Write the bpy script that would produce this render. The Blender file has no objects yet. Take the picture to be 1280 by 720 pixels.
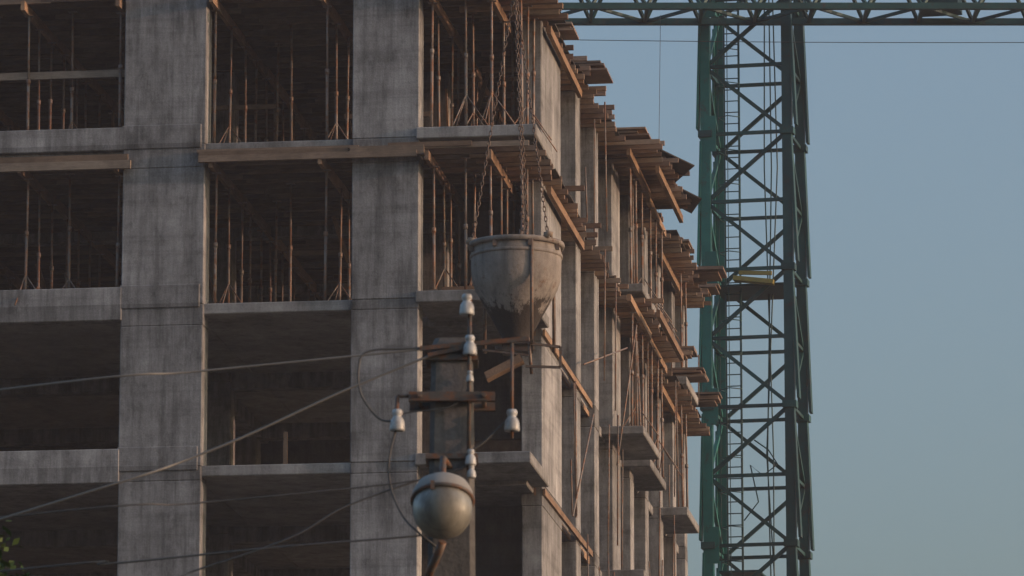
import bpy, math, random
from mathutils import Vector, Matrix
random.seed(7)
R=math.radians
scene=bpy.context.scene

# ------------------------------------------------------------------ helpers
class Batch:
    def __init__(s): s.v=[]; s.f=[]; s.sm=[]
    def box(s,x0,x1,y0,y1,z0,z1):
        b=len(s.v)
        s.v+=[(x0,y0,z0),(x1,y0,z0),(x1,y1,z0),(x0,y1,z0),(x0,y0,z1),(x1,y0,z1),(x1,y1,z1),(x0,y1,z1)]
        for q in [(0,3,2,1),(4,5,6,7),(0,1,5,4),(1,2,6,5),(2,3,7,6),(3,0,4,7)]:
            s.f.append(tuple(b+i for i in q)); s.sm.append(False)
    def bar(s,p,q,w,h,up=(0,0,1)):
        p=Vector(p);q=Vector(q);d=(q-p).normalized();up=Vector(up)
        if abs(d.dot(up))>.98: up=Vector((0,1,0))
        a=d.cross(up).normalized(); c=a.cross(d).normalized()
        a*=w/2;c*=h/2;b=len(s.v)
        for o in (p,q):
            for sa,sc in ((-1,-1),(1,-1),(1,1),(-1,1)): s.v.append(tuple(o+a*sa+c*sc))
        for k in [(0,1,2,3),(7,6,5,4),(0,4,5,1),(1,5,6,2),(2,6,7,3),(3,7,4,0)]:
            s.f.append(tuple(b+i for i in k)); s.sm.append(False)
    def tube(s,pts,r,n=6,closed=False):
        pts=[Vector(p) for p in pts];m=len(pts);b=len(s.v)
        rr=r if isinstance(r,(list,tuple)) else [r]*m
        prev=None
        for i,p in enumerate(pts):
            if closed: d=pts[(i+1)%m]-pts[i-1]
            else: d=pts[min(i+1,m-1)]-pts[max(i-1,0)]
            d.normalize()
            if prev is None:
                a=d.cross(Vector((0,0,1)))
                if a.length<.05: a=d.cross(Vector((0,1,0)))
            else:
                a=prev-d*prev.dot(d)
            a.normalize();prev=a.copy();c=d.cross(a)
            for k in range(n):
                t=2*math.pi*k/n
                s.v.append(tuple(p+(a*math.cos(t)+c*math.sin(t))*rr[i]))
        for i in range(m if closed else m-1):
            j=(i+1)%m
            for k in range(n):
                l=(k+1)%n
                s.f.append((b+i*n+k,b+i*n+l,b+j*n+l,b+j*n+k)); s.sm.append(True)
        if not closed:
            s.f.append(tuple(b+k for k in range(n))[::-1]); s.sm.append(False)
            s.f.append(tuple(b+(m-1)*n+k for k in range(n))); s.sm.append(False)
    def lathe(s,prof,n=32,M=None,cap=True):
        b=len(s.v);M=M or Matrix()
        for r,z in prof:
            for k in range(n):
                t=2*math.pi*k/n
                s.v.append(tuple(M@Vector((r*math.cos(t),r*math.sin(t),z))))
        for i in range(len(prof)-1):
            for k in range(n):
                l=(k+1)%n
                s.f.append((b+i*n+k,b+i*n+l,b+(i+1)*n+l,b+(i+1)*n+k)); s.sm.append(True)
        if cap:
            s.f.append(tuple(b+k for k in range(n))[::-1]); s.sm.append(False)
            s.f.append(tuple(b+(len(prof)-1)*n+k for k in range(n))); s.sm.append(False)
    def obj(s,name,mat,parent=None,bevel=0):
        me=bpy.data.meshes.new(name);me.from_pydata(s.v,[],s.f);me.update()
        me.polygons.foreach_set("use_smooth",s.sm)
        me.materials.append(mat)
        o=bpy.data.objects.new(name,me);scene.collection.objects.link(o)
        if parent: o.parent=parent
        if bevel:
            m=o.modifiers.new("bevel",'BEVEL');m.width=bevel;m.segments=1;m.limit_method='ANGLE'
        return o
def empty(name,loc=(0,0,0),rz=0):
    o=bpy.data.objects.new(name,None);scene.collection.objects.link(o)
    o.location=loc;o.rotation_euler=(0,0,rz);o.empty_display_size=.5
    return o

class Mat:
    def __init__(s,name,rough=.8,metal=0,spec=.3):
        s.m=bpy.data.materials.new(name);s.m.use_nodes=True;s.t=s.m.node_tree
        s.b=s.t.nodes["Principled BSDF"]
        s.b.inputs["Roughness"].default_value=rough;s.b.inputs["Metallic"].default_value=metal
        s.b.inputs["Specular IOR Level"].default_value=spec
        s.tc=s.t.nodes.new("ShaderNodeTexCoord")
    def L(s,a,b): s.t.links.new(a,b)
    def noise(s,scale,stretch=(1,1,1),detail=5,rough=.6,offset=(0,0,0)):
        mp=s.t.nodes.new("ShaderNodeMapping");mp.inputs["Scale"].default_value=stretch
        mp.inputs["Location"].default_value=offset
        s.L(s.tc.outputs["Object"],mp.inputs["Vector"])
        n=s.t.nodes.new("ShaderNodeTexNoise");n.inputs["Scale"].default_value=scale
        n.inputs["Detail"].default_value=detail;n.inputs["Roughness"].default_value=rough
        s.L(mp.outputs[0],n.inputs["Vector"]);return n.outputs["Fac"]
    def ramp(s,fac,stops):
        r=s.t.nodes.new("ShaderNodeValToRGB");e=r.color_ramp.elements
        while len(e)<len(stops): e.new(.5)
        for k,(p,c) in enumerate(stops):
            e[k].position=p
            e[k].color=(c,c,c,1) if isinstance(c,(int,float)) else (*c,1)
        s.L(fac,r.inputs[0]);return r.outputs[0]
    def mix(s,a,b,fac,mode='MIX'):
        n=s.t.nodes.new("ShaderNodeMix");n.data_type='RGBA';n.blend_type=mode
        for sock,val in ((n.inputs[6],a),(n.inputs[7],b),(n.inputs[0],fac)):
            if isinstance(val,(int,float)): sock.default_value=val if sock==n.inputs[0] else (val,val,val,1)
            elif isinstance(val,tuple): sock.default_value=(*val,1)
            else: s.L(val,sock)
        return n.outputs[2]
    def objz(s,z0,z1):
        sx=s.t.nodes.new("ShaderNodeSeparateXYZ");s.L(s.tc.outputs["Object"],sx.inputs[0])
        r=s.t.nodes.new("ShaderNodeMapRange");r.inputs[1].default_value=z0;r.inputs[2].default_value=z1
        s.L(sx.outputs[2],r.inputs[0]);return r.outputs[0]
    def math(s,op,a,b):
        n=s.t.nodes.new("ShaderNodeMath");n.operation=op
        for i,v in enumerate((a,b)):
            if isinstance(v,(int,float)): n.inputs[i].default_value=v
            else: s.L(v,n.inputs[i])
        return n.outputs[0]
    def island(s):
        g=s.t.nodes.new("ShaderNodeNewGeometry");return g.outputs["Random Per Island"]
    def color(s,c):
        if isinstance(c,tuple): s.b.inputs["Base Color"].default_value=(*c,1)
        else: s.L(c,s.b.inputs["Base Color"])
    def bump(s,h,strength=.4,dist=.01):
        n=s.t.nodes.new("ShaderNodeBump");n.inputs["Strength"].default_value=strength
        n.inputs["Distance"].default_value=dist
        s.L(h,n.inputs["Height"]);s.L(n.outputs[0],s.b.inputs["Normal"])

def concrete(name,lo,hi,tint=(1,.99,.97),streak=1.0,pour=False):
    m=Mat(name,.9,0,.2)
    c=m.ramp(m.noise(.55,detail=8,rough=.65),[(.36,tuple(lo*t for t in tint)),(.62,tuple(hi*t for t in tint))])
    st=m.ramp(m.noise(2.4,(1,1,.12),6,.7),[(.38,.5),(.52,1.0),(.66,1.2)])
    c=m.mix(c,st,.75*streak,'MULTIPLY')
    st2=m.ramp(m.noise(8,(1,1,.05),4,.7,(3,3,3)),[(.38,.68),(.5,1.0),(.68,1.2)])
    c=m.mix(c,st2,.6*streak,'MULTIPLY')
    hz=m.ramp(m.noise(1.6,(.1,.1,2.0),5,.7,(7,7,1)),[(.38,.68),(.48,1.0),(.64,1.15)])
    c=m.mix(c,hz,.6,'MULTIPLY')
    bl=m.ramp(m.noise(2.6,(1,1,.7),10,.74,(5,2,9)),[(.34,.35),(.44,.85),(.52,1.0),(.66,1.35)])
    c=m.mix(c,bl,.62,'MULTIPLY')
    fn=m.noise(26,detail=4,rough=.8)
    c=m.mix(c,m.ramp(fn,[(.3,.7),(.7,1.25)]),.6,'MULTIPLY')
    isl=m.ramp(m.island(),[(0,.80),(1,1.18)])
    c=m.mix(c,isl,1.0,'MULTIPLY')
    if pour:
        # damp, dirty bands under each pour joint (storey height 3.3 m)
        sx=m.t.nodes.new("ShaderNodeSeparateXYZ");m.L(m.tc.outputs["Object"],sx.inputs[0])
        zz=m.math('ADD',sx.outputs[2],-2.73+33.);fr=m.math('FRACT',m.math('DIVIDE',zz,3.3),0)
        w=m.math('ADD',fr,m.math('MULTIPLY',m.math('SUBTRACT',m.noise(6,(1,1,.1),6,.7,(2,9,2)),.5),.9))
        c=m.mix(c,m.ramp(w,[(.70,1.0),(.98,.68)]),1.0,'MULTIPLY')
    pale=m.ramp(m.noise(1.3,(1,1,.5),9,.78,(20,3,1)),[(.53,0.0),(.64,1.0)])
    pf=m.mix(0.0,pale,.4)
    c=m.mix(c,tuple(hi*1.3*t for t in tint),pf)
    m.color(c);m.bump(fn,.6,.012);return m.m
def timber(name,cols,grain=(1,8,8)):
    m=Mat(name,.8,0,.2)
    c=m.ramp(m.island(),cols)
    g=m.ramp(m.noise(4,grain,6,.7),[(.3,.6),(.7,1.15)])
    c=m.mix(c,g,.8,'MULTIPLY')
    d=m.ramp(m.noise(1.3,detail=6,rough=.7,offset=(4,4,4)),[(.4,.62),(.6,1.05)])
    c=m.mix(c,d,.7,'MULTIPLY')
    m.color(c);m.bump(m.noise(20,grain),.4,.006);return m.m
def painted(name,col,col2,rust=(.16,.07,.035),rough=.55,metal=0,amt=.6,sc=2.5):
    m=Mat(name,rough,metal,.4)
    c=m.mix(col,col2,m.ramp(m.noise(sc,detail=6),[(.35,0.0),(.65,1.0)]))
    c=m.mix(c,m.ramp(m.island(),[(0,.75),(1,1.2)]),1.0,'MULTIPLY')
    r=m.ramp(m.noise(sc*2.4,detail=8,rough=.75,offset=(9,1,3)),[(amt-.05,0.0),(amt+.08,1.0)])
    c=m.mix(c,rust,r);m.color(c);m.bump(m.noise(40),.2,.004);return m.m

M_con=concrete("weathered_concrete",.20,.32,(.99,.98,.985),1,True)
M_con2=concrete("slab_concrete",.20,.30,(1,.98,.965),.6)
M_dark=concrete("shaded_interior_concrete",.07,.11,(1,.94,.92),.5)  # concrete with the shade of the deep bays put into its colour
M_wood=timber("formwork_timber",[(0,(.18,.115,.085)),(.35,(.32,.21,.15)),(.6,(.21,.16,.13)),(.8,(.42,.28,.19)),(1,(.30,.25,.21))])
M_wood_v=timber("bearer_timber",[(0,(.34,.21,.13)),(.5,(.24,.16,.11)),(1,(.42,.27,.17))],(8,1,8))  # colour brightened to stand in for low sun on the bearers
M_joist=timber("joist_timber",[(0,(.13,.095,.075)),(.5,(.19,.14,.11)),(1,(.27,.20,.15))])
M_ply=timber("plywood",[(0,(.05,.04,.035)),(.6,(.085,.07,.06)),(1,(.12,.10,.08))],(2,2,2))
M_fascia=timber("fascia_board",[(0,(.27,.18,.125)),(.5,(.34,.27,.21)),(1,(.21,.14,.095))])
M_prop=painted("prop_steel",(.20,.19,.18),(.28,.23,.20),(.24,.12,.07),.6,.2,.50)
M_crane_lit=painted("crane_paint_lit",(.014,.13,.112),(.024,.185,.155),(.06,.06,.05),.5,0,.60,1.2)  # lit tone of the one crane paint, light put into the colour
M_crane_shaded=painted("crane_paint_shaded",(.012,.050,.050),(.02,.080,.076),(.05,.04,.035),.5,0,.60,1.2)  # same crane paint, colour darkened for the shaded legs and lattice
M_yellow=painted("yellow_paint",(.32,.25,.06),(.24,.19,.06),amt=.6)
M_chain=painted("chain_steel",(.12,.09,.075),(.18,.14,.11),amt=.55,metal=.3,sc=9)
M_pole=concrete("pole_concrete",.095,.15,(1,.96,.93))
M_bracket=painted("bracket_steel",(.06,.055,.05),(.11,.1,.09),amt=.5,sc=9)
m=Mat("concrete_caked_steel",.8,0,.25)
c=m.mix((.18,.16,.145),(.30,.27,.245),m.ramp(m.noise(1.6,detail=8,rough=.7),[(.35,0.),(.65,1.)]))
c=m.mix(c,m.ramp(m.noise(6,(1,1,.12),6,.7),[(.35,.6),(.5,1.),(.68,1.2)]),.8,'MULTIPLY')
c=m.mix(c,(.14,.08,.05),m.ramp(m.noise(4.5,detail=8,rough=.8,offset=(3,8,1)),[(.55,0.),(.66,.8)]))
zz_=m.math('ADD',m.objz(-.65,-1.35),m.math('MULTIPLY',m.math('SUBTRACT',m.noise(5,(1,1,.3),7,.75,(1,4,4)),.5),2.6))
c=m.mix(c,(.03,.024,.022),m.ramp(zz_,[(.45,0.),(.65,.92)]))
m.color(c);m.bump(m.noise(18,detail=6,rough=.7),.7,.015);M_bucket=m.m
m=Mat("porcelain",.35,0,.5)
m.color(m.mix((.46,.47,.47),(.22,.21,.20),m.ramp(m.noise(22,detail=6),[(.45,0.),(.7,1.)])));M_porc=m.m
m=Mat("wire_insulation",.6,0,.3);m.color(m.mix((.05,.05,.05),(.13,.13,.13),m.noise(3)));M_wire=m.m
m=Mat("bare_wire",.6,.2,.3);m.color(m.mix((.14,.14,.13),(.25,.24,.23),m.noise(3)));M_wire2=m.m
m=Mat("lamp_housing",.75,0,.3);m.color(m.mix((.33,.325,.31),(.20,.195,.185),m.noise(12)));M_house=m.m
m=Mat("lamp_glass",.5,0,.3);m.color(m.mix((.21,.20,.165),(.09,.08,.065),m.ramp(m.noise(7,(1,1,.4),8,.75),[(.38,0.),(.62,1.)])))
m.b.inputs["Transmission Weight"].default_value=.2
m.L(m.ramp(m.noise(14,detail=6,rough=.7),[(.35,.4),(.65,.75)]),m.b.inputs["Roughness"]);M_glass=m.m
m=Mat("bulb",.3,0,.5);m.color(m.mix((.7,.7,.66),(.6,.6,.55),m.noise(5)));M_bulb=m.m
m=Mat("ground_dirt",.95,0,.1)
m.color(m.ramp(m.noise(.15,detail=10,rough=.7),[(.3,(.10,.085,.06)),(.5,(.16,.13,.10)),(.7,(.07,.09,.04))]));m.bump(m.noise(3,detail=8),.6,.05);M_ground=m.m
m=Mat("asphalt",.9,0,.2);m.color(m.ramp(m.noise(6,detail=8),[(.3,.04),(.7,.065)]));m.bump(m.noise(60),.3,.01);M_road=m.m
m=Mat("bark",.95,0,.1);m.color(m.ramp(m.noise(8,(1,1,.2),6),[(.3,(.06,.045,.03)),(.7,(.14,.11,.08))]));m.bump(m.noise(20,(1,1,.2)),.8,.02);M_bark=m.m
m=Mat("foliage",.8,0,.1)
m.color(m.ramp(m.island(),[(0,(.035,.065,.018)),(.5,(.06,.095,.03)),(1,(.09,.12,.045))]));M_leaf=m.m

# ------------------------------------------------------------------ ground
b=Batch();b.box(-2500,2500,-2500,2500,-.5,0);b.obj("ground",M_ground)
b=Batch();b.box(-200,200,6,13,-.1,.006);b.obj("road",M_road)
b=Batch();b.box(-200,200,13.0,13.2,-.1,.13);b.box(-200,200,13.2,15.5,-.1,.12);b.obj("pavement",M_con2)
hm=bpy.data.materials.new("haze");hm.use_nodes=True;ht=hm.node_tree;ht.nodes.remove(ht.nodes["Principled BSDF"])
vs=ht.nodes.new("ShaderNodeVolumeScatter");vs.inputs["Density"].default_value=.00042;vs.inputs["Color"].default_value=(.96,.93,.97,1)
vs.inputs["Anisotropy"].default_value=.2
ht.links.new(vs.outputs[0],ht.nodes["Material Output"].inputs["Volume"])
b=Batch();b.box(-400,400,-60,420,.2,130);b.obj("haze",hm)

# ------------------------------------------------------------------ building
BLD=empty("unfinished_concrete_building",(.398,103,0),-R(7.4))
L={0:15.93,1:19.23,2:22.53,3:25.83,4:29.13,-1:12.63,-2:9.33,-3:6.03,-4:2.73}
UL=-26.;VD=34.
lev=sorted(L.values())
J=lambda a:random.uniform(-a,a)
col=Batch()
def column(u0,u1,v0,v1,ztop=29.0,jit=.008):
    zs=[-.3]+[z-.02 for z in lev if z<ztop]+[ztop]
    for a,c in zip(zs[:-1],zs[1:]):
        j=[J(jit) for _ in range(4)]
        mid=c-random.uniform(.2,.5) if c<ztop else c
        col.box(u0+j[0],u1+j[1],v0+j[2],v1+j[3],a,mid)
        if c<ztop: 
            j=[J(jit) for _ in range(4)]
            col.box(u0+j[0],u1+j[1],v0+j[2]+.006,v1+j[3],mid,c)
column(-8.33,-6.65,0,.6)
column(-3.64,-2.28,0,.6)
column(-15.6,-14.2,0,.6);column(-22.4,-21,0,.6)
pyl=[(3,6.3),(9,9.8),(12.5,13.3),(16.2,17.8),(19.9,20.6),(23.4,24.1),(26.8,27.5),(30.2,30.9)]
for a,c in pyl: column(-.60,-.17,a,c,28.95)
column(-.60,-.17,33.3,33.9,28.95)
for u in (-7.9,-13.6,-20):
    for v in (6.5,): column(u,u+.62,v,v+.6,28.9)
column(-8.42,-7.8,12.6,13.2,28.9)
column(-3.4,-2.7,7,7.6,28.9)
for v in (20,27,33.3):
    for u in (-3.2,-8.4,-14,-20,-25.6): column(u,u+.6,v,v+.6,28.9)
col.obj("columns",M_con,BLD,.018)
sl=Batch()
for k,z in L.items():
    if k==4: continue
    sl.box(UL,-6.8,.09,VD,z-.215,z)
    sl.box(-6.8,-2.9,.07,VD,z-.222,z-.003)
    sl.box(-2.9,-.35,2.0,VD,z-.218,z-.001)
    o={1:.13,2:.12,3:.17}.get(k,.1)
    sl.box(-2.34,-.02+(.12 if k==3 else 0),-.06,2.96,z-.235+o,z+o)
    sl.box(-.45,.62,15.4,18.95,z-.16,z+.03)
    sl.box(-.45,.34,19.6,23.2,z-.2,z+.0)
    sl.box(-.45,.5,27,30,z-.2,z+.01)
sl.obj("floor_slabs",M_con2,BLD,.02)
eb=Batch()
for k,z in L.items():
    if k==4: continue
    t=.36; bt={3:-.12,2:-.32,1:-.33}.get(k,-.3)
    eb.box(UL,-8.33+.02,-.035+J(.01),.32,z+bt,z+t)
    eb.box(-8.36,-6.72,-.03,.5,z-.06+J(.05),z+t+.03)
    for v in (6.6,12.7,20,27):
        eb.box(UL+.1,-.7,v,v+.4,z-.55,z-.2)
    for u in (-8.1,-3.2):
        eb.box(u,u+.4,.6,VD-.2,z-.52,z-.21) if k<3 else None
for z in (29.13,):
    eb.box(UL,-8.33+.02,-.03,.32,z-.1,z+.3)
eb.obj("edge_beams",M_con,BLD,.018)
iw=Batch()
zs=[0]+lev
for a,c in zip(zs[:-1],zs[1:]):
    iw.box(UL+.2,-9.4,14.2,14.4,a,c-.2);iw.box(-8.8,-1.3,13.6,13.8,a,c-.2)  # back walls added to block sky light and keep the bays dark
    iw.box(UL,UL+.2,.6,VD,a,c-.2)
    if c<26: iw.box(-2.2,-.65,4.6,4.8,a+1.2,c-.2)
iw.obj("inner_and_blocker_walls",M_dark,BLD)
jo=Batch();ma=Batch();pl=Batch();side=Batch();fa=Batch();pr=Batch();pn=Batch()
def protr(level,v):
    if level==4:
        tab=[(3.2,.30),(6.2,.02),(9.2,.10),(12.3,.12),(14.3,.30),(17.5,1.05),(21.5,1.1),(25.,.25),(29,.55),(40,.35)]
    elif level==3:
        tab=[(3.1,.12),(7.5,.22),(10.8,.12),(13.4,.12),(15.4,.2),(19.5,.65),(23.4,.7),(26,.2),(40,.42)]
    else:
        tab=[(15,.0),(19.,.5),(23.4,.5),(27,.1),(40,.3)]
    for a,p in tab:
        if v<a: return p
    return .2
for level,zb in ((4,29.0),(3,25.60)):
    v=.12;sp=.46
    while v<VD-.1:
        p=protr(level,v)
        w=.04
        x=UL+.3
        while x<-1.0:
            x2=min(x+3.9,-.75)
            jo.box(x,x2+.2 if x2<-.8 else x2,v-w+J(.06),v+w+J(.02),zb-.13+J(.012),zb-.004)
            x=x2
        e=p+J(.12)
        dz=J(.02)
        side.box(-1.6+J(.4),e,v-.05+J(.05),v+.05+J(.05),zb-.12+dz,zb-.01+dz)
        if random.random()<.35: side.box(-1.2,e+J(.3)+.05,v+.08,v+.17,zb-.02,zb+.08)
        v+=sp+J(.05)
    if level==4:
        pl.box(UL,-.2,.05,13.2,zb,zb+.025)
        pl.box(UL,-.2,13.2,VD,zb+.002,zb+.027)
    else:
        x=UL+.1
        while x<-3.0:
            v=.12
            while v<13.3: 
                pl.box(x,x+1.21,v,v+2.43,zb-.002,zb+.006);v+=2.45
            x+=1.23
    v=.1
    while v<VD:
        p=protr(level,v+.6)
        if p>.01: pl.box(-.3,p-.06+J(.06),v+.01,v+1.2,zb+.03+J(.005),zb+.055+J(.01))
        v+=1.22
    for u in (-24,-21.8,-19,-16.4,-13,-10.4,-8.45,-6.50,-4.23,-2.05,-.82):
        v=-.22+J(.1)
        while v<13.4:
            v2=v+3.6+J(.3)
            o=J(.03)
            ma.box(u-.05+o,u+.03+o,v,v2,zb-.33,zb-.135)
            v=v2-.4 if random.random()<.7 else v2+.05
    for u,va,vb in ((.38,14.6,19.2),(.30,19.6,23.6),(-.05,3.2,8.9),(-.05,26,31),(.85,16.5,22)):
        ma.bar((u,va,zb-.23),(u+J(.03),vb,zb-.24),.09,.17)
    zf=(L[3] if level==4 else L[2])
    def prop(u,v,z0,z1):
        zm=z0+(z1-z0)*random.uniform(.45,.62)
        lx=J(.03)
        pr.tube([(u,v,z0),(u+lx*.5,v,zm)],.032,7)
        pr.tube([(u+lx*.5,v,zm),(u+lx,v,z1)],.024,6)
        pr.tube([(u+lx*.5,v,zm-.05),(u+lx*.5,v,zm+.05)],.045,7)
        pr.box(u-.07,u+.07,v-.07,v+.07,z0,z0+.012);pr.box(u+lx-.09,u+lx+.09,v-.06,v+.06,z1-.012,z1)
        if random.random()<.5:
            for t in (0,2.1,4.2):
                t+=J(.5)
                pr.tube([(u,v,z0+.75),(u+.5*math.cos(t),v+.5*math.sin(t),z0+.02)],.014,5)
    for u in (-13,-10.4,-8.45,-6.50,-4.23,-2.05,-.82):
        v=.35
        while v<13:
            zfl=zf+(.2 if (u>-2.3 and v<2.9) else 0)
            prop(u+J(.05),v,zfl,zb-.33)
            v+=random.choice((1.1,1.4,1.7))
    for v in (15.8,17,18.3,20.2,21.5,22.8,27.8,29): prop(.3,v,zf+.04,zb-.33)
    for u,v in ((-1.4,.5),(-1.45,2.0),(-.25,.4),(-.3,1.6),(-.3,2.6),(-9.6,.9),(-11.2,1.1),(-5.3,2.4),(-5.9,4.0),(-3.1,1.5),(-3.0,3.2)):
        prop(u,v,zf+(.2 if u>-2.3 else 0),zb-.13)
    for _ in range(6):
        u=random.uniform(-12,-.8);v=random.uniform(4,11)
        ma.bar((u,v,zf+.1),(u+J(1.0),v+J(.4),zf+2.6),.04,.09)
    for _ in range(5):
        u=random.uniform(-12,-1.5);v=random.uniform(2.8,9);z=zf+random.uniform(.9,1.9)
        jo.box(u,u+1.8,v,v+.04,z,z+.1)
jo.obj("formwork_joists",M_joist,BLD)
fa.box(-14.1,-8.4,.4,.44,27.35,27.5)
fa.box(UL,-8.14,-.20,-.10,25.30,25.47);fa.box(UL,-8.2,-.17,-.09,25.475,25.60)
fa.box(-6.75,-3.7,-.14,-.07,25.43,25.61);fa.box(-6.74,-2.3,-.24,-.16,25.37,25.50)
fa.box(-3.66,-2.16,-.18,-.07,25.42,25.615);fa.box(-2.9,-1.2,-.13,-.08,25.58,25.68)
fa.box(-2.3,-.05,-.10,-.04,25.55,25.66);fa.box(-6.8,-3.5,-.1,-.03,25.60,25.66)
fa.obj("fascia_boards",M_fascia,BLD)
ma.obj("formwork_bearers",M_wood_v,BLD)
pl.obj("plywood_decking",M_ply,BLD)
for (u0,u1,v,z,n) in ((-.3,.7,14.4,29.1,3),(-.2,.9,17.2,29.12,2),(-.3,.55,26.5,29.1,4),(-.2,1.0,30,29.1,3),(-.3,.8,24.4,25.9,4),(-.3,.9,30.5,25.85,4),(-.5,.6,1.2,29.12,4),(-.4,.35,4.5,29.1,3),(-.3,.5,8.2,29.1,4),(-.4,.75,27.5,25.9,5),(-.3,.7,32.4,29.1,4)):
    for i in range(n):
        side.box(u0+J(.2),u1+J(.2),v+J(.15),v+1.0+J(.3),z+i*.06,z+i*.06+.045)
side.obj("overhanging_boards",M_wood,BLD)
pn.bar((.2,17.8,29.5),(1.3,18.2,29.0),2.0,.03);pn.bar((.5,21.2,29.35),(1.3,21.4,28.95),1.6,.03)
pn.obj("tilted_panels",M_ply,BLD)
for i in range(44):
    v=random.uniform(7,33);u=random.uniform(-.1,.5);k=random.choice((0,1,2,3));z=L[k]
    pr.tube([(u,v,z),(u+J(.05),v,z+random.choice((1.2,2.9,2.9)))],.018,5)
for (a,c) in (((.1,8,22.6),(.5,13,23.9)),((.1,14.5,21.5),(.4,16,25)),((.5,15.8,22.6),(.2,18,25)),((.1,6,19),(.2,9,21.7)),((.3,18,15.8),(.1,21,19))):
    pr.tube([a,c],.02,5)
pr.obj("steel_props",M_prop,BLD)
e=Batch()
for k in (2,1,0,-1):
    z=L[k]
    for a,c in ((3,6.2),(6.3,9.6),(9.7,13.5)):
        e.box(-.345,-.30,a,c,z-.26,z-.13+J(.03))
    e.box(-.16,-.11,3.0,11.5,z-.26,z-.13)
e.box(-5.08,-5.0,.5,.56,19.23,19.95)
e.box(-1.9,-1.0,.6,.7,22.75,22.85)
e.obj("edge_boards",M_wood_v,BLD)

# ------------------------------------------------------------------ tower crane
CR=empty("tower_crane",(6.66,142,0),-R(12))
h=1.13;c1=Batch();c2=Batch()
top=47.
for sx in(-1,1):
    for sy in(-1,1):
        (c1 if sx<0 else c2).box(sx*h-.13,sx*h+.13,sy*h-.13,sy*h+.13,0,top)
z=34.7-1.9*18;i=0
nodes=[]
while z<top: nodes.append(z);z+=1.9
for i,z in enumerate(nodes[:-1]):
    z2=nodes[i+1]
    for sy in(-1,1):
        B=c2
        B.bar((-h,sy*h,z),(h,sy*h,z),.09,.09)
        a,bb=((-h,sy*h,z),(h,sy*h,z2)) if (i+(sy>0))%2 else ((h,sy*h,z),(-h,sy*h,z2))
        B.bar(a,bb,.10,.10)
    for sx in(-1,1):
        B=c1 if sx<0 else c2
        B.bar((sx*h,-h,z),(sx*h,h,z),.09,.09)
        a,bb=((sx*h,-h,z),(sx*h,h,z2)) if (i+(sx>0))%2 else ((sx*h,h,z),(sx*h,-h,z2))
        B.bar(a,bb,.10,.10)
    if i%2==0:
        for sx in(-1,1):
            for sy in(-1,1):
                c2.box(sx*h-.19,sx*h+.19,sy*h-.19,sy*h+.19,z-.09,z+.09)
        c2.bar((h+.10,-h-.05,z+3.6),(h+.25,-h-.05,z+.15),.07,.30,(0,1,0))
        c2.bar((h+.10,h,z+3.6),(h+.22,h,z+.15),.07,.30,(0,1,0))
        c1.bar((-h-.12,-h,z+3.6),(-h-.22,-h,z+.15),.06,.34,(0,1,0))
        c1.bar((-h-.12,h,z+3.5),(-h-.15,h,z+.2),.06,.5,(0,1,0))
        c1.box(-h-.02,-h+.3,-h-.135,-h-.10,z-.5,z+.5)
for x in(-.75,-.35): c2.tube([(x,-.3,0),(x,-.3,top)],.025,5)
z=.3
while z<top: c2.tube([(-.75,-.3,z),(-.35,-.3,z)],.016,4);z+=.32
z=2
while z<top:
    c2.tube([(-.75,-.3,z),(-.85,-.75,z),(-.55,-1.0,z),(-.25,-.75,z),(-.35,-.3,z)],.014,4);z+=.95
for x in(-.85,-.55,-.25): c2.tube([(x,-1.0 if x==-.55 else -.75,2),(x,-1.0 if x==-.55 else -.75,top)],.012,4)
c2.box(-1.0,1.0,-h+.1,h-.1,30.45,30.5);c2.box(-.9,.2,-.9,.9,22.6,22.65)
for k in range(3): c2.tube([(.35+J(.1),.2,4),(.5+J(.2),.1,18),(.3+J(.2),.3,26),(.45+J(.2),.2,34),(.4,.2,top)],.02,5)
c2.tube([(.1,-.9,26.2),(.5,-1,25.9),(.75,-1,25.5),(.35,-1,25.2),(.0,-1,25.5),(.2,-.9,24.5),(-.2,-.9,24.0)],.02,5)
ob=c1.obj("left_legs",M_crane_lit,CR);ob2=c2.obj("mast_lattice",M_crane_shaded,CR)
y=Batch();y.bar((-.35,-h-.2,30.6),(.75,-h-.2,30.45),.35,.12);y.bar((-.2,-h-.25,30.75),(.7,-h-.25,30.7),.1,.1);y.obj("yellow_platform_edge",M_yellow,CR)
jb=Batch()
def P(x,yy,z): 
    a=R(12);return (x*math.cos(a)-yy*math.sin(a),x*math.sin(a)+yy*math.cos(a),z)
zj=37.80
x0,x1=-24.,34.
HJ=1.5;WJ=.85
for yy in(-WJ,WJ): jb.bar(P(x0,yy-2.1,zj),P(x1,yy-2.1,zj),.17,.17)
jb.bar(P(x0,-2.1,zj+HJ),P(x1,-2.1,zj+HJ),.17,.17)
x=x0;i=0
while x<x1-.1:
    for yy in(-WJ,WJ):
        jb.bar(P(x,yy-2.1,zj),P(x+.75,-2.1,zj+HJ),.08,.08);jb.bar(P(x+.75,-2.1,zj+HJ),P(x+1.5,yy-2.1,zj),.08,.08)
    jb.bar(P(x,-WJ-2.1,zj),P(x,WJ-2.1,zj),.09,.09)
    s=1 if i%2 else -1
    jb.bar(P(x,-WJ*s-2.1,zj),P(x+1.5,WJ*s-2.1,zj),.08,.08)
    x+=1.5;i+=1
jb.bar(P(x0+8,-2.1,zj+HJ),P(0,-1.0,top),.08,.08);jb.bar(P(x1-8,-2.1,zj+HJ),P(0,-1.0,top),.08,.08)
jb.box(4.8,5.9,-1.4,-.4,zj+.1,zj+.5)
jb.obj("jib",M_crane_shaded,CR)
w=Batch()
pts=[]
for k in range(31):
    t=k/30;xx=x0+(x1-x0)*t
    pts.append(P(xx,-1.5,zj-.1-.55*math.sin(math.pi*t)))
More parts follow.
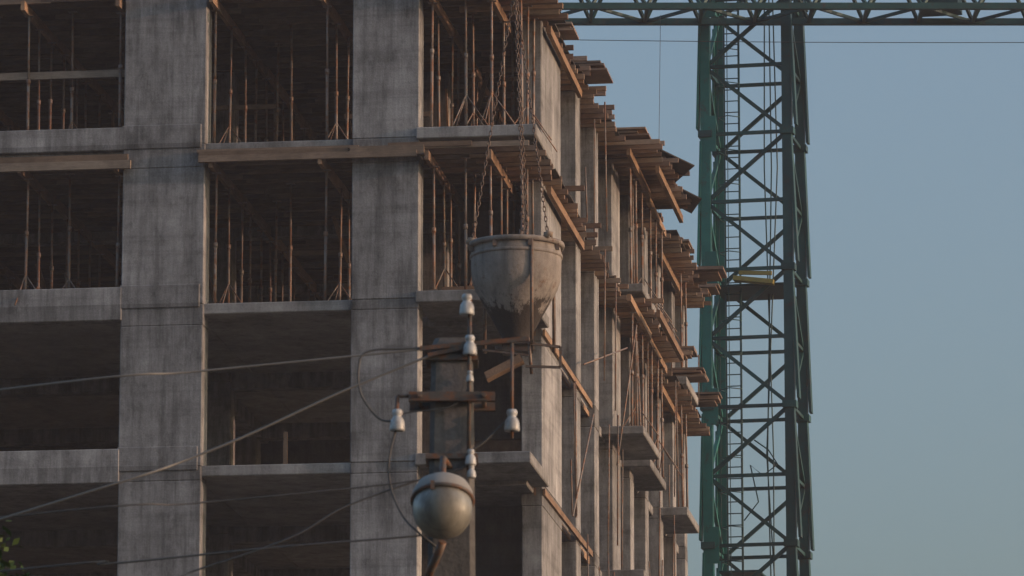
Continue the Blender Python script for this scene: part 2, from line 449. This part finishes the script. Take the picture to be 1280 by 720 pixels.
w.tube(pts,.010,4);w.tube([P(-2.6,-2,zj),P(-2.9,-2,20)],.007,4);w.obj("hoist_ropes",M_wire,CR)

# ------------------------------------------------------------------ concrete bucket on slings
BK=empty("concrete_skip_bucket",(.07,85,19.70),0)
k=Batch()
k.lathe([(.70,-.05),(.76,-.05),(.79,-.04),(.80,.0),(.79,.03),(.75,.03),(.73,-.06),(.735,-.10),(.745,-.12),(.742,-.40),(.725,-.60),(.68,-.74),(.57,-.94),(.42,-1.20),(.30,-1.42),(.235,-1.54),(.23,-1.68),(.0,-1.68)],48,cap=False)
k.lathe([(.745,-.16),(.765,-.17),(.765,-.21),(.745,-.22)],48,cap=False)
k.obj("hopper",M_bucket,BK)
k=Batch()
legs=[(.25,-.70),(-.52,.52),(.62,.45)]
for i,(x,yy) in enumerate(legs):
    k.tube([(x,yy*1.03,-.02),(x,yy*1.02,-1.70)],.03,7)
k.bar((-.35,-.28,-1.66),(.30,-.28,-1.66),.06,.06);k.bar((-.35,.28,-1.66),(.30,.28,-1.66),.06,.06)
k.box(-.22,.22,-.22,.22,-1.8,-1.66)
k.bar((.25,-.70,-1.68),(.25,.5,-1.68),.05,.05)
k.bar((.20,-.35,-1.7),(.72,-.35,-1.76),.04,.04);k.bar((.72,-.35,-1.76),(.72,-.35,-2.1),.04,.04);k.bar((.15,-.35,-2.08),(.72,-.35,-2.1),.04,.04)
k.bar((-.55,-.3,-1.80),(.2,-.35,-1.90),.035,.035);k.tube([(.2,-.3,-1.6),(.25,-.3,-2.2)],.03,6)
for t in range(8):
    a=t*math.pi/4+.3;k.box(.76*math.cos(a)-.03,.76*math.cos(a)+.03,.76*math.sin(a)-.03,.76*math.sin(a)+.03,-.14,-.03)
k.obj("frame_and_gate",M_chain,BK)
k=Batch();k.bar((-.48,-.3,-2.30),(.12,-.35,-2.0),.32,.035);k.bar((-.50,-.46,-2.26),(.08,-.5,-1.96),.03,.12);k.obj("chute",M_wood_v,BK)
k=Batch()
apex=Vector((-.02,0,4.4))
lug=[(-.72,-.1,.05),(.52,-.52,.05),(.20,.70,.05),(.12,-.74,.05)]
def chain(a,c):
    a=Vector(a);c=Vector(c);d=(c-a);n=int(d.length/.085);dn=d.normalized()
    s=dn.cross(Vector((0,1,0))).normalized();t=dn.cross(s)
    for i in range(n):
        p=a+d*(i+.5)/n;q=s if i%2 else t
        ring=[p+dn*.058*math.cos(x)+q*.022*math.sin(x) for x in [j*math.pi/4 for j in range(8)]]
        k.tube(ring,.008,4,True)
for l in lug: chain(l,apex)
for l in lug: k.tube([(l[0]-.05,l[1],l[2]-.06),(l[0]-.05,l[1],l[2]+.06),(l[0]+.05,l[1],l[2]+.06),(l[0]+.05,l[1],l[2]-.06)],.028,6)
k.tube([apex+Vector((.1*math.cos(x),0,.12*math.sin(x)+.05)) for x in [j*math.pi/6 for j in range(12)]],.025,6,True)
k.tube([apex+Vector((0,0,.15)),apex+Vector((.1,0,.2)),apex+Vector((.1,0,.35)),apex+Vector((0,0,.5))],.04,6)
k.box(-.22,.18,-.1,.1,4.85,5.45)
for x in(-.1,.06): k.tube([(x,0,5.45),(x,0,24)],.013,5)
k.obj("chain_slings",M_chain,BK)
k=Batch();k.tube([(-.80,-.15,.0),(-.74,-.18,.06),(-.66,-.18,.03)],.055,7);k.tube([(.48,-.6,.02),(.52,-.62,.09),(.58,-.6,.06)],.05,7);k.obj("sling_shackles",M_fascia,BK)

# ------------------------------------------------------------------ utility pole
def utility_pole(loc,detail=True):
    U=empty("utility_pole",loc,0)
    p=Batch()
    def sec(w,d,z): 
        c=.025;return [(-w+c,-d,z),(w-c,-d,z),(w,-d+c,z),(w,d-c,z),(w-c,d,z),(-w+c,d,z),(-w,d-c,z),(-w,-d+c,z)]
    zz=[-.3,2,4,5.2,6.0,6.45,6.68,6.72];ww=[.17,.15,.132,.12,.113,.107,.102,.085]
    for w_,z_ in zip(ww,zz): p.v+=sec(w_,w_*.95,z_)
    for i in range(len(zz)-1):
        for q in range(8):
            r=(q+1)%8;p.f.append((i*8+q,i*8+r,i*8+8+r,i*8+8+q));p.sm.append(False)
    n=(len(zz)-1)*8;p.f.append(tuple(n+q for q in range(8)));p.sm.append(False)
    p.obj("shaft",M_pole,U)
    s=Batch();q=Batch()
    s.box(-.215,.215,-.17,-.12,6.385,6.43);s.box(-.215,.215,.11,.15,6.385,6.43)
    s.tube([(-.16,-.2,6.41),(-.16,.18,6.41)],.012,6);s.tube([(.16,-.2,6.41),(.16,.18,6.41)],.012,6)
    s.box(-.13,.13,-.12,.12,6.60,6.625);s.box(-.13,.13,-.13,.13,6.10,6.125)
    s.bar((-.16,-.13,6.655),(.38,-.13,6.705),.022,.022);s.bar((-.12,-.13,6.62),(.1,-.13,6.67),.02,.02)
    s.tube([(.09,-.14,6.92),(.085,-.14,6.0)],.010,6)
    s.tube([(.30,-.13,6.70),(.30,-.13,6.20)],.008,6)
    s.tube([(-.27,-.15,6.41),(-.25,-.15,6.41),(-.21,-.15,6.41)],.01,6)
    s.tube([(-.27,-.15,6.41),(-.275,-.15,6.24)],.010,6)
    def insul(x,z,sc=1.,yy=-.14):
        pr_=[(.010,.062),(.022,.060),(.027,.050),(.027,.036),(.021,.028),(.024,.018),(.033,.006),(.037,-.012),(.039,-.040),(.038,-.050),(.028,-.052),(.010,-.045)]
        q.lathe([(r*sc,zz_*sc) for r,zz_ in pr_],20,Matrix.Translation((x,yy,z)))
    insul(.075,6.872,.95);insul(.09,6.665,.9);insul(.09,6.51,.5);insul(.30,6.285,.98);insul(-.27,6.285,.98);insul(.095,6.10,.72);insul(.098,6.03,.6)
    s.obj("brackets",M_bracket,U);q.obj("insulators",M_porc,U)
    return U
utility_pole((-.30,26.0,0))
utility_pole((-30,33,0))

# street lamp hung on the pole
LP=empty("street_lamp",(-.34,25.55,5.84),0)
T=Matrix.Rotation(R(-24),4,'X')
k=Batch();k.lathe([(.03,.135),(.05,.13),(.06,.11),(.095,.10),(.128,.075),(.148,.035),(.153,.0),(.150,-.012),(.142,-.012),(.14,.0),(.12,.05),(.06,.09)],36,T,cap=False);k.obj("housing",M_house,LP)
k=Batch();k.lathe([(.141,-.005),(.146,-.04),(.145,-.08),(.134,-.12),(.108,-.16),(.065,-.190),(.03,-.20),(.002,-.203)],36,T,cap=False);k.obj("glass_bowl",M_glass,LP)
k=Batch();k.lathe([(.15,.004),(.158,.0),(.158,-.012),(.148,-.016)],36,T,cap=False)
for a_ in (.6,2.7,4.4): k.box(*(lambda p:(p.x-.01,p.x+.01,p.y-.01,p.y+.01,p.z-.03,p.z+.012))(T@Vector((.155*math.cos(a_),.155*math.sin(a_),0))))
k.tube([T@Vector((0,0,.12)),T@Vector((0,.0,.16)),(0,.2,.24),(.03,.33,.22)],.016,8)
k.tube([(-.10,.30,-.42),(-.06,.18,-.32),(-.02,.08,-.25),(.0,.05,-.20)],.022,8)
k.box(-.03,.10,.2,.36,-.50,-.36)
k.obj("rim_and_arm",M_bracket,LP)
k=Batch();k.lathe([(.01,.06),(.025,.05),(.03,.0),(.055,-.05),(.05,-.09),(.02,-.12),(.002,-.125)],20,T,cap=False);k.obj("bulb",M_bulb,LP)

# overhead wires ---------------------------------------------------------
def smooth(pts,n=8):
    P_=[Vector(p) for p in pts];out=[]
    for i in range(len(P_)-1):
        p0=P_[max(i-1,0)];p1=P_[i];p2=P_[i+1];p3=P_[min(i+2,len(P_)-1)]
        for j in range(n):
            t=j/n;out.append(.5*((2*p1)+(p2-p0)*t+(2*p0-5*p1+4*p2-p3)*t*t+(3*p1-p0-3*p2+p3)*t**3))
    out.append(P_[-1]);return out
def wire(pts,r,mat): 
    k=Batch();k.tube(smooth(pts),r,6);k.obj("overhead_wire",mat)
wy=25.87
wire([(-30,33,6.8),(-16,30,6.0),(-8,27.6,6.08),(-2.56,wy,6.445),(-1.56,wy,6.54),(-.22,wy,6.675)],.0055,M_wire2)
wire([(-30,33,5.3),(-16,30,3.9),(-8,27.6,4.4),(-2.56,wy,5.786),(-1.56,wy,6.115),(-.84,wy,6.44),(-.40,wy,6.62),(-.21,wy,6.66)],.0065,M_wire2)
wire([(-30,33,6.4),(-16,30,5.5),(-8,27.6,5.45),(-2.56,wy,5.80),(-1.56,wy,5.875),(-.5,wy,5.985),(-.2,wy,6.07)],.0045,M_wire)
wire([(-30,33,6.2),(-16,30,5.1),(-8,27.6,5.2),(-2.56,wy,5.53),(-2.0,wy,5.57),(-1.2,wy,5.65),(-.48,wy,5.71),(-.36,25.9,5.74)],.0055,M_wire)
wire([(-30,33,5.6),(-12,29,3.9),(-5,26.8,4.9),(-2.0,wy,5.42),(-1.56,wy,5.54),(-1.1,wy,5.70),(-.82,wy,5.86),(-.45,25.9,6.0),(-.42,26,6.02)],.005,M_wire)
k=Batch()
k.tube(smooth([(-.22,wy,6.66),(-.5,wy,6.655),(-.72,wy,6.64),(-.765,wy,6.55),(-.75,wy,6.42),(-.66,wy,6.30),(-.57,wy,6.29)]),.006,6)
k.tube(smooth([(-.57,wy,6.27),(-.61,wy,6.1),(-.60,wy,5.95),(-.54,25.8,5.8),(-.46,25.7,5.7),(-.36,25.7,5.62)]),.006,6)
k.tube(smooth([(0,wy,6.30),(-.05,wy,6.27),(-.13,wy,6.19),(-.20,wy,6.14)]),.006,6)
k.tube(smooth([(-.22,wy,6.45),(-.30,wy-.02,6.36),(-.52,wy,6.33),(-.57,wy,6.30)]),.004,6)
k.obj("jumper_cable",M_wire)

# ------------------------------------------------------------------ tree at the lower left
TR=empty("tree",(-4.15,27,0),0)
k=Batch();k.tube([(0,0,-.2),(.03,0,1.2),(-.03,.05,2.4),(.05,0,3.6),(.1,0,4.8)],[.2,.15,.12,.08,.03],9)
cl=[]
for i in range(26):
    a=random.uniform(0,6.28);z0=random.uniform(1.7,4.2);rr=random.uniform(.7,1.45)*(1 if z0<3.4 else .8);z1=z0+random.uniform(.6,1.5)
    e_=(rr*math.cos(a),rr*math.sin(a),z1);k.tube([(0,0,z0),(e_[0]*.5,e_[1]*.5,z0+.4),e_],[.05,.03,.01],6);cl.append(e_)
tips=((1.46,-.1,5.70),(1.50,.0,5.78),(1.54,-.1,5.62))
for e_ in tips:
    k.tube([(0,0,3.9),(.8,-.05,4.7),e_],[.04,.025,.008],6)
cl+=[(1.35,-.3,5.2),(1.25,.1,5.35),(1.0,.2,5.5),(1.35,.1,5.0),(.2,0,5.4)]
k.obj("trunk_and_limbs",M_bark,TR)
k=Batch()
def clump(c_,sx,sz,n,ls):
    for _ in range(n):
        d=Vector((random.gauss(0,sx),random.gauss(0,.15),random.gauss(0,sz)))+Vector(c_)
        nn=Vector((J(1),J(1),J(1))).normalized();a=nn.orthogonal().normalized();bb=nn.cross(a)
        l=random.uniform(.6,1.1)*ls;b0=len(k.v)
        k.v+=[tuple(d-a*l),tuple(d+bb*l*.6),tuple(d+a*l),tuple(d-bb*l*.6)];k.f.append((b0,b0+1,b0+2,b0+3));k.sm.append(False)
for c_ in cl: clump(c_,.18,.16,150,.045)
for c_ in tips: clump(c_,.045,.07,60,.03)
k.obj("leaves",M_leaf,TR)

# ------------------------------------------------------------------ light
elev=R(7);az=R(-12)
to=Vector((math.cos(elev)*math.cos(az),math.cos(elev)*math.sin(az),math.sin(elev)))
sd=bpy.data.lights.new("sun",'SUN');sd.energy=2.4;sd.angle=R(.6);sd.color=(1,.60,.44)
so=bpy.data.objects.new("sun",sd);scene.collection.objects.link(so);so.rotation_euler=to.to_track_quat('Z','Y').to_euler();so.location=(60,60,60)
wd=bpy.data.worlds.new("World");scene.world=wd;wd.use_nodes=True
nt=wd.node_tree;bg=nt.nodes["Background"]
sky=nt.nodes.new("ShaderNodeTexSky");sky.sky_type='NISHITA';sky.sun_disc=False
sky.sun_elevation=elev;sky.sun_rotation=R(90)-az
sky.air_density=1.0;sky.dust_density=6.5;sky.ozone_density=2.3
nt.links.new(sky.outputs[0],bg.inputs[0]);bg.inputs[1].default_value=.35

cam=bpy.data.cameras.new("camera");co=bpy.data.objects.new("camera",cam);scene.collection.objects.link(co)
cam.sensor_width=36;cam.lens=36*6600/1280;cam.clip_end=6000;cam.clip_start=.5
cam.dof.use_dof=True;cam.dof.focus_distance=98;cam.dof.aperture_fstop=14
co.location=(0,0,1.7);co.rotation_euler=(R(90+11.5),0,0)
scene.camera=co
scene.view_settings.view_transform='Standard';scene.view_settings.look='None';scene.view_settings.exposure=0
